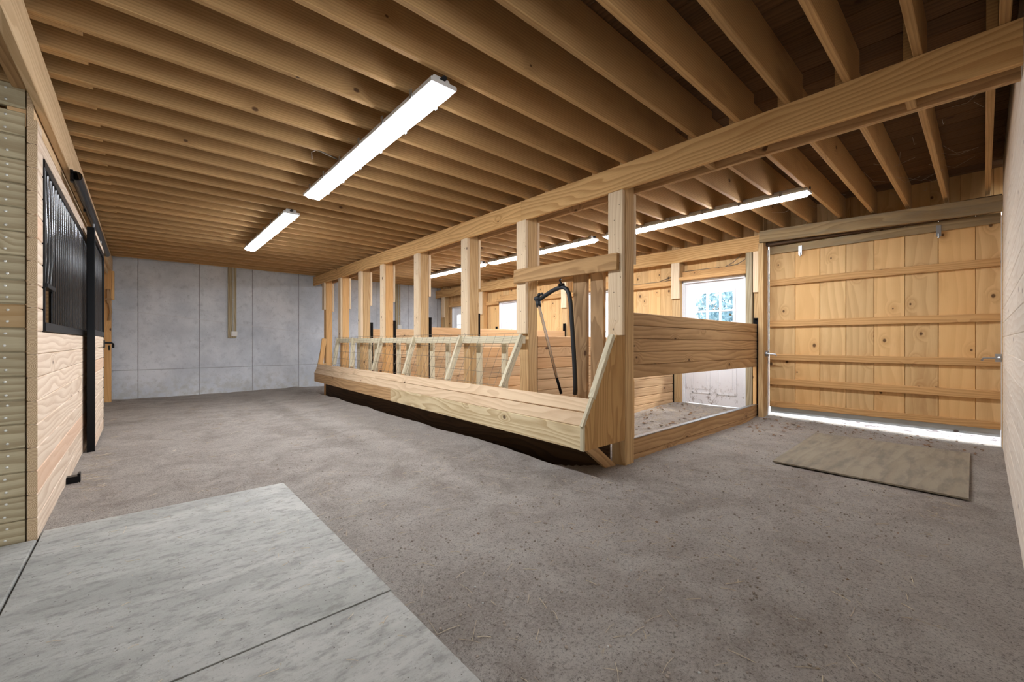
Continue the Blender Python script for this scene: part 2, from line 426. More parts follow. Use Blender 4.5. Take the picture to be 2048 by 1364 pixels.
for j in range(ny):
    for i in range(nx):
        x = x0 + (x1 - x0) * i / (nx - 1); y = y0 + (y1 - y0) * j / (ny - 1)
        fl.v.append(Vector((x, y, ground(x, y))))
for j in range(ny - 1):
    for i in range(nx - 1):
        a = j * nx + i
        fl.face((a, a + 1, a + 1 + nx, a + nx), ((0, 0), (1, 0), (1, 1), (0, 1)), 0.5)
struct('floor', fl, 'dirt', 'brown packed dirt floor of the barn strewn with bits of straw', 'floor', True)

out = MB()
out.bx(6.66, 30, -14, 26, -0.25, -0.03, 'x', 0)
struct('ground', out, 'outside', 'sunlit pale ground seen under the big plank door', 'ground')

# ---------------------------------------------------------------- walls and ceiling
w = MB(); w.bx(-3.7, 7.0, 10.69, 10.95, -0.3, 2.95, 'x', 0)
struct('wall_back', w, 'concrete', 'grey cast concrete wall at the back of the barn', 'wall')
w = MB()
for k in range(22):
    z = -0.15 + k * 0.141
    w.bx(1.2, 6.42, -0.165, -0.125, z, z + 0.1405, 'x', 0.004)
struct('wall_near', w, 'near', 'pale board wall beside the viewer, running to the big plank door', 'wall')
w = MB()
for k in range(22): w.bx(-3.7, -3.66, -4.5, 10.69, -0.15 + k * 0.14, -0.012 + k * 0.14, 'y', 0.003)
struct('wall_left', w, 'part', 'board wall at the far side of the stalls', 'wall')

DOORS = [(2.31, 3.22), (4.36, 5.27), (6.92, 7.83), (9.00, 9.91)]       # clear door leaves along the pen wall
w = MB(); y = 2.05
while y < 10.69:
    ye = min(y + 0.232, 10.69)
    segs = [(y, ye)]
    for a, b in DOORS:
        a -= 0.05; b += 0.05
        new = []
        for p, q in segs:
            if q <= a or p >= b: new.append((p, q)); continue
            if p < a: new.append((p, a))
            if q > b: new.append((b, q))
            w.bx(6.66, 6.685, max(p, a), min(q, b), 2.06, 2.9, 'z', 0.002)
        segs = new
    for p, q in segs:
        if q - p > 0.01: w.bx(6.66, 6.685, p + .0012, q - .0012, -0.2, 2.9, 'z', 0.003)
    y = ye
for p in range(10): w.bx(6.66, 6.685, -0.30 + p * 0.235, -0.067 + p * 0.235, 2.42, 2.9, 'z', 0.002)
for a, b in zip([2.05] + [d[1] + .05 for d in DOORS], [d[0] - .05 for d in DOORS] + [10.69]): w.bx(6.678, 6.688, a, b, -.2, 2.89, 'z', 0, r=.1)
w.bx(6.678, 6.688, 2.05, 10.69, 2.07, 2.89, 'y', 0, r=.1)
w.bx(6.678, 6.688, -.3, 2.05, 2.43, 2.89, 'y', 0, r=.1)
struct('wall_right', w, 'plank', 'knotty pine board wall with four white doors behind the pens', 'wall')
# horizontal girts between the wall posts
g = MB()
for a, b in ((3.36, 4.28), (5.35, 5.62), (5.79, 6.84), (7.91, 8.42), (8.58, 8.94)):
    g.bx(6.575, 6.655, a, b, 2.0, 2.085, 'y')
    g.bx(6.575, 6.655, a, b, 1.02, 1.10, 'y')
o = struct('trim_1', g, 'batten', 'horizontal pine girts nailed across the pen wall boards', 'girt')

w = MB(); x = -3.7
while x < 6.69:
    for a, b in ((-1.7, 1.9 + random.uniform(-.4, .4)),):
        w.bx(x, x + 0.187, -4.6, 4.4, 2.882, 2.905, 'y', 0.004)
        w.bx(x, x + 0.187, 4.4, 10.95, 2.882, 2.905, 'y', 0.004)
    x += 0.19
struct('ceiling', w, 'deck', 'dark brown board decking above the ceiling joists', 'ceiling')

# ---------------------------------------------------------------- joists
def zj(y): return 2.590 + 0.004 * max(0.0, y - 2.0)
NJ = 35
for k in range(-3, NJ + 1):
    y = -0.085 + 0.299 * k
    n = NJ - k + 1                                   # counted out from the concrete wall
    z = zj(y)
    if k >= 0:
        j = MB(); j.bx(-0.62, 3.34, y, y + 0.038, z, z + 0.286, 'x', 0.004)
        tag(obj('ceiling_joist', j, 'joist'), 'pine ceiling joist over the dirt aisle, %s from the concrete wall' % ordn(n), 'joist', 'joists over the aisle')
    if k >= -1:
        j = MB(); j.bx(3.095, 6.62, y + 0.0395, y + 0.0775, z, z + 0.286, 'x', 0.004)
        tag(obj('ceiling_joist', j, 'joist'), 'brown ceiling joist over the pens, %s from the concrete wall' % ordn(n), 'joist', 'joists over the pens')
    if k >= 5:
        j = MB(); j.bx(-3.65, -0.217, y + 0.040, y + 0.078, z, z + 0.286, 'x', 0.004)
        tag(obj('ceiling_joist', j, 'joist'), 'joist from over the stall, end lapped on aisle joist %s from the concrete wall' % ordn(n), 'joist', 'joists over the stalls')

# ---------------------------------------------------------------- centre beam and its posts
bt = thing('support_beam', (3.19, 5.2, 2.375), 'long doubled timber beam running above the row of posts', 'beam')
def beampl(x0, x1, ya, yb):
    m = MB(); zc = lambda y: 2.376 + 0.004 * max(0.0, y - 2.0)
    m.bar(((x0 + x1) / 2, ya, zc(ya) + 0.106), ((x0 + x1) / 2, yb, zc(yb) + 0.106), 0.212, x1 - x0)
    return m
obj('beam_plank', beampl(3.08, 3.119, -0.122, 3.325), 'beam', bt)
obj('beam_plank', beampl(3.08, 3.119, 3.327, 10.62), 'beam', bt)
obj('beam_plank', beampl(3.262, 3.30, -0.122, 5.5), 'gate', bt)
obj('beam_plank', beampl(3.262, 3.30, 5.502, 10.62), 'gate', bt)
blk = MB()
for y in (1.35, 0.25): blk.bx(3.12, 3.261, y, y + 0.04, 2.385, 2.42, 'x')
part(obj('spacer_block', blk, 'joist', bt), 'small spacer blocks between the two planks')

PY = [2.05, 3.254, 4.326, 5.571, 6.767, 7.735, 8.807, 9.843]         # near faces of the posts
SC_Z = [1.13, 1.16, 1.05, 1.05, 1.05, 1.05, 1.05, 1.80]
PN = ['square timber post at the near end of the hay feeder, beside the plank gate', 'square timber post at the near end of the wire hay rack',
      'pale square post, third in the row from the plank gate', 'pale square post, fourth in the row from the plank gate',
      'orange-brown square post, fifth in the row from the plank gate', 'pale square post, sixth in the row from the plank gate',
      'orange square post with pale scab board, second from the concrete wall', 'orange square post standing against the concrete wall']
PT = [0.45, 0.5, 0.30, 0.35, 0.93, 0.3, 0.88, 0.9]
for i, y in enumerate(PY):
    zt = 2.376 + 0.004 * (y - 2.0)
    m = MB(); m.bx(3.122, 3.259, y, y + 0.14, -0.28, zt + 0.195, 'z', 0.006, r=PT[i])
    p = tag(obj('support_post', m, 'post'), PN[i], 'post', 'posts under the long beam')
    m = MB(); m.bx(3.082, 3.120, y + 0.003, y + (0.15 if i < 2 else 0.142), SC_Z[i], zt, 'z', 0.003)
    if i < 5:
        for q in range(9):
            m.ball((3.0815, y + random.uniform(.02, .125), lerp(SC_Z[i] + .06, zt - .06, (q + .5) / 9)), .0045, (.4, 1, 1), 6, 1)
    part(obj('bearing_board', m, ['scab', 'dark_brown'], p), 'pale board nailed to the aisle face')
    m = MB(); m.bx(3.262, 3.298, y + 0.003, y + 0.142, 1.76, zt, 'z', 0.003)
    part(obj('bearing_board', m, 'scab', p), 'pale board nailed to the pen face')

# ---------------------------------------------------------------- hay feeder
FX, FY = 3.0, 6.0
fd = thing('hay_feeder', (FX, FY, 0.0), 'long wooden hay feeder with slanted board front along the posts', 'feeder')
def prof(y):
    x = fx(y); t = (y - 2.07) / 7.7
    return dict(fb=(x, lerp(.222, .21, t)), ft=(x, lerp(.41, .39, t)), st=(x + lerp(.125, .075, t), lerp(.618, .585, t)))
def P3(y, k): q = prof(y)[k]; return Vector((q[0], y, q[1]))
def sheet(a0, a1, b0, b1, th, mat, name, r=None):
    """board between two lower corners (a) and two upper corners (b), th thick towards the posts"""
    m = MB(); a0, a1, b0, b1 = map(Vector, (a0, a1, b0, b1))
    up = ((b0 - a0) + (b1 - a1)) / 2; wd = up.length
    d = (a1 - a0).normalized(); X = up.normalized().cross(d)
    if X.x < 0: X = -X
    off = X * th / 2
    m.bar((a0 + b0) / 2 + off, (a1 + b1) / 2 + off, wd - 0.002, th, up, 0.004, r=r)
    return obj(name, m, mat, fd)
NE, FE, SP = 2.09, 9.76, 5.69
part(sheet(P3(NE, 'fb'), P3(SP - .001, 'fb'), P3(NE, 'ft'), P3(SP - .001, 'ft'), 0.038, 'fascia', 'front_board', 0.6), 'pale yellowish front board with bold grain')
part(sheet(P3(SP + .001, 'fb'), P3(FE, 'fb'), P3(SP + .001, 'ft'), P3(FE, 'ft'), 0.038, 'gate', 'front_board', 0.6), 'browner front board at the far end')
md = lambda y: P3(y, 'ft').lerp(P3(y, 'st'), 0.5)
s1 = sheet(P3(NE, 'ft'), P3(FE, 'ft'), md(NE), md(FE), 0.036, 'trough', 'slanted_board')
s2 = sheet(md(NE), md(FE), P3(NE, 'st'), P3(FE, 'st'), 0.036, 'trough', 'slanted_board')
m = MB(); m.poly([(fx(NE) + .04, NE, .225), (3.115, NE, .225), (3.115, FE, .225), (fx(FE) + .04, FE, .225)], 0.025, (0, 0, 1), ax=(1, 0, 0), ay=(0, 1, 0))
obj('trough_bottom', m, 'gate', fd)
m = MB(); m.bx(3.09, 3.118, 2.2, 9.76, -0.27, 0.222, 'y')  # added dark board, hides the posts and stands for shade under the trough
part(obj('shade_board', m, 'dark_brown', fd), 'dark boards added to stand for the shade under the feeder')
q = prof(2.06)
m = MB(); m.poly([(q['fb'][0] + .012, 2.052, .222), (3.118, 2.052, .225), (3.118, 2.052, 1.127), (2.995, 2.052, 1.127), (q['st'][0] + .015, 2.052, .63), (q['ft'][0] + .014, 2.052, .412)][::-1], 0.024, (0, 1, 0))
part(obj('end_panel', m, 'ply', fd), 'brown plywood end panel beside the gate')
m = MB(); m.bar((q['st'][0] - .004, 2.07, .622), (2.955, 2.07, 1.125), 0.04, 0.05, (1, 0, -.4))
m.bar((q['ft'][0] - .006, 2.066, .41), (q['st'][0] - .006, 2.066, .622), 0.03, 0.03, (1, 0, -.4))
m.bx(q['fb'][0] - .004, q['fb'][0] + .016, 2.05, 2.088, .222, .41, 'z')
part(obj('edge_strip', m, 'rack', fd), 'pale edging strip on the end panel')
m = MB(); m.bar((2.99, 9.78, .57), (3.06, 9.78, 1.14), 0.09, 0.038, (1, 0, 0)); m.bar((2.94, 9.79, .4), (3.08, 9.79, 1.15), 0.09, 0.03, (1, 0, 0))
m.poly([(2.88, 9.762, .215), (3.11, 9.762, .215), (3.11, 9.762, .6), (2.95, 9.762, .58), (2.875, 9.762, .39)], 0.02, (0, 1, 0))
obj('end_panel', m, 'post', fd)
m = MB(); m.bar((2.72, 2.14, .225), (3.06, 2.14, -0.03), 0.09, 0.04, (1, 0, 1)); obj('brace', m, 'gate', fd)
# slanted rack with wire mesh
rk = bpy.data.objects.new('hay_rack', None); COL.objects.link(rk); rk.parent = fd
ROOT[rk.name] = Vector((FX, FY, 0.0))
rk['label'] = 'pale greenish rack frame carrying the wire mesh'
def rackx(y, z): xb = prof(y)['st'][0] + .06; return lerp(xb, 3.045, (z - .61) / .54)
m = MB(); m.bx(3.035, 3.073, 3.25, 8.93, 1.055, 1.138, 'y'); obj('top_rail', m, 'rack', rk)
for yt, yb in ((3.274, 3.289), (4.401, 4.365), (5.608, 5.566), (6.743, 6.724), (8.024, 7.771), (8.846, 8.813)):
    m = MB(); m.bar((rackx(yb, .60) + .0, yb, .60), (3.045, yt, 1.14), 0.07, 0.040, (1, 0, -.35)); obj('rack_bar', m, 'rack', rk)
m = MB()
n = 38
for i in range(n + 1):
    y = lerp(3.24, 8.95, i / n) + random.uniform(-.012, .012); y2 = y + random.uniform(-.03, .03)
    pts = [(rackx(y2, z) - .022 + random.uniform(-.006, .006), lerp(y2, y, (z - .6) / .6), z) for z in (.58, .75, .95, 1.1, 1.165)]
    m.tube(pts, 0.0021, 4)
for z in (.62, .745, .88, 1.02, 1.165):
    pts = [(rackx(y, z) - .024 + random.uniform(-.005, .005), y, z + random.uniform(-.006, .006)) for y in [lerp(3.22, 8.95, i / 24) for i in range(25)]]
    m.tube(pts, 0.0021, 4)
obj('wire_mesh', m, 'wire', rk)
# upright slats the animals put their heads between
for yc in (3.742, 4.235, 4.953, 5.38, 6.112, 6.45, 7.34, 7.6, 8.16, 8.45):
    if any(abs(yc - (p + .07)) < .1 for p in PY): continue
    m = MB(); m.bx(3.185, 3.223, yc - .042, yc + .042, .2, 1.06, 'z'); obj('feeding_slat', m, 'rack', fd)

# crossboard, tall uprights and the black tube in the first bay
m = MB(); m.bar((3.06, 2.082, 1.762), (3.06, 3.402, 1.782), 0.145, 0.040, (0, 0, 1), 0.004)
tag(obj('cross_board', m, 'cross'), 'weathered brown board nailed across the two nearest posts', 'board')
m = MB(); m.bx(3.262, 3.30, 2.19, 3.254, 1.69, 1.76, 'y'); tag(obj('cross_board', m, 'cross'), 'narrow board across the pen side of the two nearest posts', 'board')
m = MB(); m.bx(3.16, 3.20, 2.50, 2.665, .2, 1.725, 'z', 0.005, r=.35)
tag(obj('upright_board', m, 'old'), 'brown upright board with pale streak beside the black tube', 'board', 'upright boards in the first bay')
m = MB(); m.bx(3.16, 3.20, 2.305, 2.455, .2, 1.71, 'z', 0.005, r=.6)
tag(obj('upright_board', m, 'old'), 'brown upright board nearest the gate post', 'board', 'upright boards in the first bay')

ht = thing('bent_tube', (3.08, 2.6, .6), 'black bent tube hung under the crossboard with a thin pole at its end', 'tube frame')
X_ = 3.06
def arc(p): return [(X_ + dx, y, z) for y, z, dx in p]
m = MB(); m.tube(arc([(3.02, 1.505, 0), (2.96, 1.535, 0), (2.85, 1.578, 0), (2.76, 1.600, 0), (2.70, 1.600, 0), (2.655, 1.575, 0), (2.63, 1.53, 0), (2.612, 1.45, 0), (2.59, 1.2, 0), (2.578, .95, .01), (2.572, .72, .02), (2.577, .62, .03), (2.60, .575, .05)]), 0.021, 12)
obj('tube', m, 'rubber', ht, True)
m = MB(); m.ball((X_, 3.055, 1.515), .036, (1, 1.25, .9), 10); m.tube(arc([(3.05, 1.50, 0), (3.035, 1.43, 0)]), .026, 10); m.ball((X_, 3.03, 1.555), .02, n=8); m.ball((X_, 2.99, 1.56), .016, n=8)
obj('joint', m, 'rubber', ht, True)
m = MB(); m.tube(arc([(3.04, 1.46, 0), (2.80, .70, .02), (2.755, .56, .03)]), 0.014, 10); obj('pole', m, 'black', ht, True)
m = MB(); m.tube([(X_ - .012, 3.025, 1.44), (X_ + .005, 2.79, .72)], 0.010, 8); part(obj('pole_sleeve', m, 'polewood', ht, True), 'tan face of the thin pole')
m = MB(); m.tube(arc([(2.72, 1.61, 0), (2.735, 1.65, 0), (2.75, 1.675, 0), (2.735, 1.68, 0)]), .010, 8); m.ball((X_, 2.73, 1.62), .03, (1, 1, .7), 10); m.bx(X_ - .02, X_ + .02, 2.70, 2.75, 1.61, 1.64)
obj('hook', m, 'black', ht, True)

# ---------------------------------------------------------------- pens: gate, dividers
gt = thing('pen_gate', (4.9, 2.11, 0), 'plank gate with open gap below, closing the nearest pen', 'gate')
m = MB()
for k in range(5): z = .73 + k * .1195; m.bar((3.30, 2.12, z + .0595 + .012), (6.43, 2.12, z + .0595 - .006), .1155, .038, (0, 0, 1), .005)
m.bar((3.30, 2.12, 1.042), (6.43, 2.12, 1.024), .57, .010, (0, 0, 1), 0, r=0)
obj('gate_planks', m, 'gate', gt)
m = MB(); m.bx(3.262, 6.43, 2.10, 2.138, .055, .195, 'x', .004); obj('sill_board', m, 'gate', gt)
m = MB(); m.bx(3.262, 6.43, 2.102, 2.136, -.1, .052, 'x', .004); obj('sill_board', m, 'gate', gt)
m = MB(); m.bx(3.262, 6.43, 2.095, 2.14, .196, .204, 'x', .001); part(obj('sill_cap', m, 'steel', gt), 'thin metal strip capping the sill')
for xa in (3.30, 6.38):
    m = MB(); m.bx(xa, xa + .045, 2.10, 2.138, .205, .725, 'z'); obj('side_strip', m, 'plank', gt)
m = MB(); m.bx(6.432, 6.455, 2.085, 2.15, .0, 1.405, 'z', .002); m.bx(6.43, 6.455, 2.085, 2.10, .0, 1.405, 'z', .002); m.bx(6.432, 6.45, 2.10, 2.13, 1.37, 1.40)
part(obj('channel', m, 'black', gt), 'black steel channel on the wall side')

DIV = [(3.355, 1.14, 'second'), (4.43, 1.005, 'third'), (5.66, 1.30, 'fourth'), (6.86, 1.30, 'fifth'), (7.83, 1.32, 'sixth')]
DL = ['weathered plank pen divider behind the black tube', 'low plank pen divider behind the near end of the wire rack', 'plank pen divider at the fourth post from the gate',
      'plank pen divider at the fifth post from the gate', 'plank pen divider closest to the concrete wall']
for i, (y, zt, _) in enumerate(DIV):
    dv = thing('pen_divider', (4.9, y, 0), DL[i], 'pen divider', 'dividers between the pens')
    m = MB(); n = int((zt + .1) / .124); ph = (zt + .1) / n
    for k in range(n): m.bx(3.345, 6.43, y - .019, y + .019, -.1 + k * ph, -.1 + (k + 1) * ph - .004, 'x', .006)
    m.bx(3.345, 6.43, y - .006, y + .006, -.09, zt - .02, 'x', 0, r=0)
    obj('divider_planks', m, 'divider', dv)
    for xx in ((3.303, 3.343) if i else (3.303, 3.320), (6.432, 6.455)):
        m = MB(); m.bx(xx[0], xx[1], y - .03, y - .022, -.05, 1.445, 'z', .001); m.bx(xx[0], xx[1], y + .022, y + .03, -.05, 1.445, 'z', .001)
        m.bx(*((xx[0], xx[0] + .006) if xx[0] < 4 else (xx[1] - .006, xx[1])), y - .03, y + .03, -.05, 1.445, 'z', .001)
        obj('channel', m, 'black', dv)

# ---------------------------------------------------------------- pen wall: plate, posts, doors
m = MB(); m.bx(6.458, 6.50, 2.04, 10.66, 2.345, 2.565, 'y', .004); m2 = m
tag(obj('wall_plate', m, 'beam'), 'timber plate beam under the joists along the pen wall', 'beam')
WP = [(2.04, 2.165), (3.245, 3.385), (5.635, 5.775), (8.43, 8.57), (10.2, 10.34)]
WL = ['wall post between the plank door and the first white door', 'wall post on the far side of the first white door', 'wall post with pale scab behind the black tube',
      'wall post left of the third white door', 'wall post by the concrete wall at the last white door']
for (a, b), lb in zip(WP, WL):
    m = MB(); m.bx(6.50, 6.64, a, b, -.2, 2.80, 'z', .005)
    p = tag(obj('wall_post', m, 'post'), lb, 'post', 'posts along the pen wall')
    m = MB(); m.bx(6.46, 6.498, a + .002, b - .002, 1.77, 2.344, 'z', .003); part(obj('bearing_board', m, 'scab', p), 'short pale board under the plate')
m = MB(); m.bx(6.47, 6.655, 2.178, 2.262, -.2, 2.344, 'z', .004)
tag(obj('door_stud', m, 'part'), 'greenish stud beside the first white door', 'stud')

def white_door(n, a, b, label):
    root = thing('door_%d' % n, (6.60, (a + b) / 2, 0), label, 'door', None, 'structure')
    m = MB()
    m.bx(6.56, 6.65, a - .045, a - .002, .04, 2.05, 'z'); m.bx(6.56, 6.65, b + .002, b + .045, .04, 2.05, 'z'); m.bx(6.56, 6.65, a - .045, b + .045, 2.008, 2.05, 'y')
    m.bx(6.575, 6.60, a - .002, a + .012, .04, 2.01, 'z'); m.bx(6.575, 6.60, b - .012, b + .002, .04, 2.01, 'z')
    obj('door_frame', m, 'trimw', root)
    la, lb, lz0, lz1 = a + .18, b - .215, .985, 1.83
    la, lb = a + .165, b - .165
    m = MB()
    m.bx(6.60, 6.64, a, la, .10, 2.005, 'z', .001); m.bx(6.60, 6.64, lb, b, .10, 2.005, 'z', .001)
    m.bx(6.60, 6.64, la, lb, .10, lz0, 'z', 0); m.bx(6.60, 6.64, la, lb, lz1, 2.005, 'y', 0)
    obj('door_panel', m, 'white', root)
    m = MB()
    mid = (a + b) / 2
    for p, q in ((a + .12, mid - .05), (mid + .05, b - .12)):
        for z0, z1 in ((.26, .86),):
            m.bx(6.592, 6.602, p, q, z0, z0 + .022, 'y', .003); m.bx(6.592, 6.602, p, q, z1 - .022, z1, 'y', .003)
            m.bx(6.592, 6.602, p, p + .022, z0, z1, 'z', .003); m.bx(6.592, 6.602, q - .022, q, z0, z1, 'z', .003)
            m.bx(6.595, 6.602, p + .06, q - .06, z0 + .07, z1 - .07, 'z', .004)
    obj('raised_moulding', m, 'white', root)
    m = MB()
    fr = .035
    m.bx(6.588, 6.602, la - fr, la + .006, lz0 - fr, lz1 + fr, 'z', .004); m.bx(6.588, 6.602, lb - .006, lb + fr, lz0 - fr, lz1 + fr, 'z', .004)
    m.bx(6.588, 6.602, la, lb, lz0 - fr, lz0 + .006, 'y', .004); m.bx(6.588, 6.602, la, lb, lz1 - .006, lz1 + fr, 'y', .004)
    for k in (1, 2):
        yy = lerp(la, lb, k / 3); m.bx(6.595, 6.625, yy - .014, yy + .014, lz0, lz1, 'z', .003)
        zz = lerp(lz0, lz1, k / 3); m.bx(6.596, 6.624, la, lb, zz - .014, zz + .014, 'y', .003)
    obj('window_grille', m, 'trimw', root)
    m = MB(); m.bx(6.610, 6.616, la, lb, lz0, lz1, 'z', 0); obj('glass_pane', m, 'glass', root)
    m = MB()
    for z in (.35, 1.05, 1.62): m.tube([(6.592, b - .002, z), (6.592, b - .002, z + .09)], .008, 8)
    obj('hinge', m, 'steel', root, True)
    m = MB(); m.bx(6.55, 6.66, a - .045, b + .045, .02, .075, 'y', .004); part(obj('threshold', m, 'old', root), 'brown threshold board')
    # lintel over the door
    l = MB(); l.bx(6.462, 6.55, a - .05, b + .06, 2.05 if n > 1 else 2.055, 2.105, 'y', .003); l.bx(6.56, 6.655, a - .04, b + .02, 2.105, 2.20, 'y', .003)
    tag(obj('door_lintel', l, 'batten'), ['pine lintel with ledge above the white door by the gate', 'pine lintel above the white door behind the upright boards',
        'pine lintel above the white door behind the wire rack', 'pine lintel above the white door by the concrete wall'][n - 1], 'lintel', 'lintels over the white doors')
for i, (a, b) in enumerate(DOORS):
    white_door(i + 1, a, b, ['white nine-pane door behind the nearest plank gate', 'white nine-pane door mostly hidden behind the upright boards',
                             'white nine-pane door behind the wire hay rack', 'white nine-pane door nearest the concrete wall'][i])
m = MB()
m.tube([(6.64, 4.20, 2.10), (6.64, 3.9, 2.083), (6.64, 3.6, 2.092), (6.645, 3.48, 2.115), (6.63, 3.40, 2.14)], .006, 6)
m.tube([(6.63, 3.23, 2.215), (6.625, 2.9, 2.215), (6.62, 2.6, 2.205), (6.61, 2.42, 2.225), (6.6, 2.31, 2.28), (6.6, 2.29, 2.34)], .006, 6)
m.tube([(6.62, 2.60, 2.21), (6.61, 2.48, 2.26), (6.6, 2.38, 2.34)], .005, 6)
m.tube([(6.64, 4.2, 2.095), (6.645, 3.7, 2.10), (6.64, 3.5, 2.15), (6.63, 3.40, 2.17)], .005, 6)
tag(obj('electric_cable', m, 'cable', smooth=True), 'grey electric cable strung along the girt and over the first white door', 'cable')

# ---------------------------------------------------------------- big plank door on the right
bd = thing('barn_door', (6.60, .93, .09), 'big door of wide knotty pine boards with horizontal battens', 'barn door')
SEAM = [1.998, 1.687, 1.413, 1.144, .877, .605, .334, .058, -.119]
m = MB()
for a, b in zip(SEAM, SEAM[1:]): m.bx(6.592, 6.617, b + .0018, a - .0018, .17, 2.45, 'z', .004)
m.bx(6.610, 6.6195, -.118, 1.995, .18, 2.395, 'z', 0, r=.1)
obj('door_boards', m, 'plank', bd)
for z0, z1, mt in ((2.288, 2.392, 'grey_beam'), (1.848, 1.933, 'batten'), (1.280, 1.366, 'batten'), (.819, .902, 'batten'), (.480, .568, 'batten'), (.175, .250, 'batten')):
    m = MB(); m.bx(6.556, 6.591, -.112, 1.978, z0, z1, 'y', .004); obj('batten', m, mt, bd)
m = MB(); m.bx(6.600, 6.622, -.114, 1.984, .09, .172, 'y', .003); part(obj('bottom_board', m, 'daylight_board', bd), 'bottom edge board with outdoor light put into its pale bluish colour')
for y, z in ((1.62, 2.26), (.33, 2.26)):
    m = MB(); m.bx(6.548, 6.556, y - .02, y + .02, z - .03, z + .09, 'z', .001); m.tube([(6.552, y, z - .05), (6.552, y, z)], .008, 8); obj('track_bolt', m, 'steel', bd)
for y0_, nm in ((1.99, 'trim_2'), (-.1205, 'trim_3')):
    m = MB(); m.bx(6.545, 6.585, *((2.0, 2.0045) if y0_ > 0 else (-.1215, -.115)), -.1, 2.36, 'z', .001)
    struct(nm, m, 'trimw', 'white trim strip at the edge of the big plank door', 'trim')
hdr = MB(); hdr.bar((6.40, -.125, 2.447), (6.40, 2.055, 2.518), .158, .06, (0, 0, 1), .005)
tag(obj('door_header', hdr, 'grey_beam'), 'weathered grey timber header above the big plank door', 'beam')
hdr = MB(); hdr.bx(6.47, 6.553, -.122, 2.03, 2.396, 2.56, 'y', .004)
tag(obj('door_header', hdr, 'dark_brown'), 'dark timber behind the weathered header of the big plank door', 'beam')
m = MB(); m.bx(6.46, 6.58, 2.005, 2.036, -.2, 2.55, 'z', .004)
jl = tag(obj('jamb_post', m, 'post'), 'timber jamb post between the plank gate and the big plank door', 'post')
m = MB(); m.bx(6.38, 6.458, 2.005, 2.07, -.2, 2.43, 'z', .004); tag(obj('jamb_post', m, 'post'), 'narrow post carrying the end of the weathered header', 'post')
m = MB(); m.bx(6.43, 6.60, -.165, -.122, -.2, 2.38, 'z', .004)
tag(obj('jamb_post', m, 'post'), 'timber jamb where the big plank door meets the pale wall', 'post')
for y, s, lb in ((1.99, 1, 'steel latch on the left edge of the big plank door'), (-.105, -1, 'steel latch on the right edge of the big plank door')):
    m = MB(); m.bx(6.452, 6.459, y - .03, y + .03, .87, .95, 'z', .001); m.tube([(6.44, y + .05 * s, .91), (6.44, y - .11 * s, .905), (6.455, y - .12 * s, .88)], .009, 8); m.ball((6.44, y, .91), .02)
    tag(obj('door_latch', m, 'steel', smooth=False), lb, 'latch')

# ---------------------------------------------------------------- horse stall on the left
XF = -.42
sf = thing('stall_wall', (XF, 4.8, 0), 'pale tongue-and-groove plank stall front with black bar grille', 'stall wall')
m = MB(); pz = .1262
G0, G1, GZ0, GZ1 = 3.575, 6.16, 1.132, 2.12
for k in range(9): m.bx(XF - .038, XF, 3.405, 6.24, -.005 + k * pz, k * pz + pz - .0075, 'y', .004, 1)
for k in range(9, 18):
    z0 = -.005 + k * pz; z1 = min(k * pz + pz - .0085, 2.262)
    if z0 > 2.25: continue
    if z0 < GZ1 - .02:
        m.bx(XF - .038, XF, 3.405, G0 - .002, z0, z1, 'y', .004, 1); m.bx(XF - .038, XF, G1 + .004, 6.24, z0, z1, 'y', .004)
    else: m.bx(XF - .038, XF, 3.405, 6.24, z0, min(z1, 2.225), 'y', .004, 1)
m.bx(XF - .038, XF, 3.405, 3.55, 2.226, 2.27, 'y', .003, 1)
m.bx(XF - .025, XF - .013, 3.41, 6.23, 0, 1.125, 'y', 0, 0, .1); m.bx(XF - .025, XF - .013, 3.41, G0 - .004, 1.126, 2.2, 'z', 0, 0, .1)
obj('wall_planks', m, ['stall', 'end'], sf)
gr = bpy.data.objects.new('bar_grille', None); COL.objects.link(gr); gr.parent = sf; ROOT[gr.name] = Vector((XF, 4.8, 0))
m = MB()
m.bx(XF - .03, XF + .012, G0, G1, GZ0, GZ0 + .052, 'y', .003); m.bx(XF - .03, XF + .008, G0, G1, GZ1 - .05, GZ1, 'y', .003)
m.bx(XF - .03, XF + .008, G0, G0 + .02, GZ0 + .052, GZ1 - .05, 'z', .002); m.bx(XF - .03, XF + .008, G1 - .02, G1, GZ0 + .052, GZ1 - .05, 'z', .002)
m.bx(XF - .02, XF + .02, G0 - .005, G0 + .29, 1.385, 1.41, 'y', .003)
obj('grille_frame', m, 'black', gr)
nb = 24
for k in range(nb):
    y = G0 + .07 + k * .105; x = XF - .008; m = MB()
    if k < 3: m.tube([(x, y, GZ1 - .05), (x, y + .006, 1.9), (x + .003, y + .014, 1.7), (x + .003, y + .006, 1.55), (x, y - .012, 1.45), (x, y - .016, 1.41)], .0135, 8, False)
    else: m.tube([(x, y, GZ1 - .05), (x, y, GZ0 + .05)], .0135, 8, False)
    obj('bar', m, 'bar', gr, True)
m = MB(); m.bx(XF - .16, XF - .10, 6.1, 6.24, -.2, 2.22, 'z'); obj('stud', m, 'batten', sf)

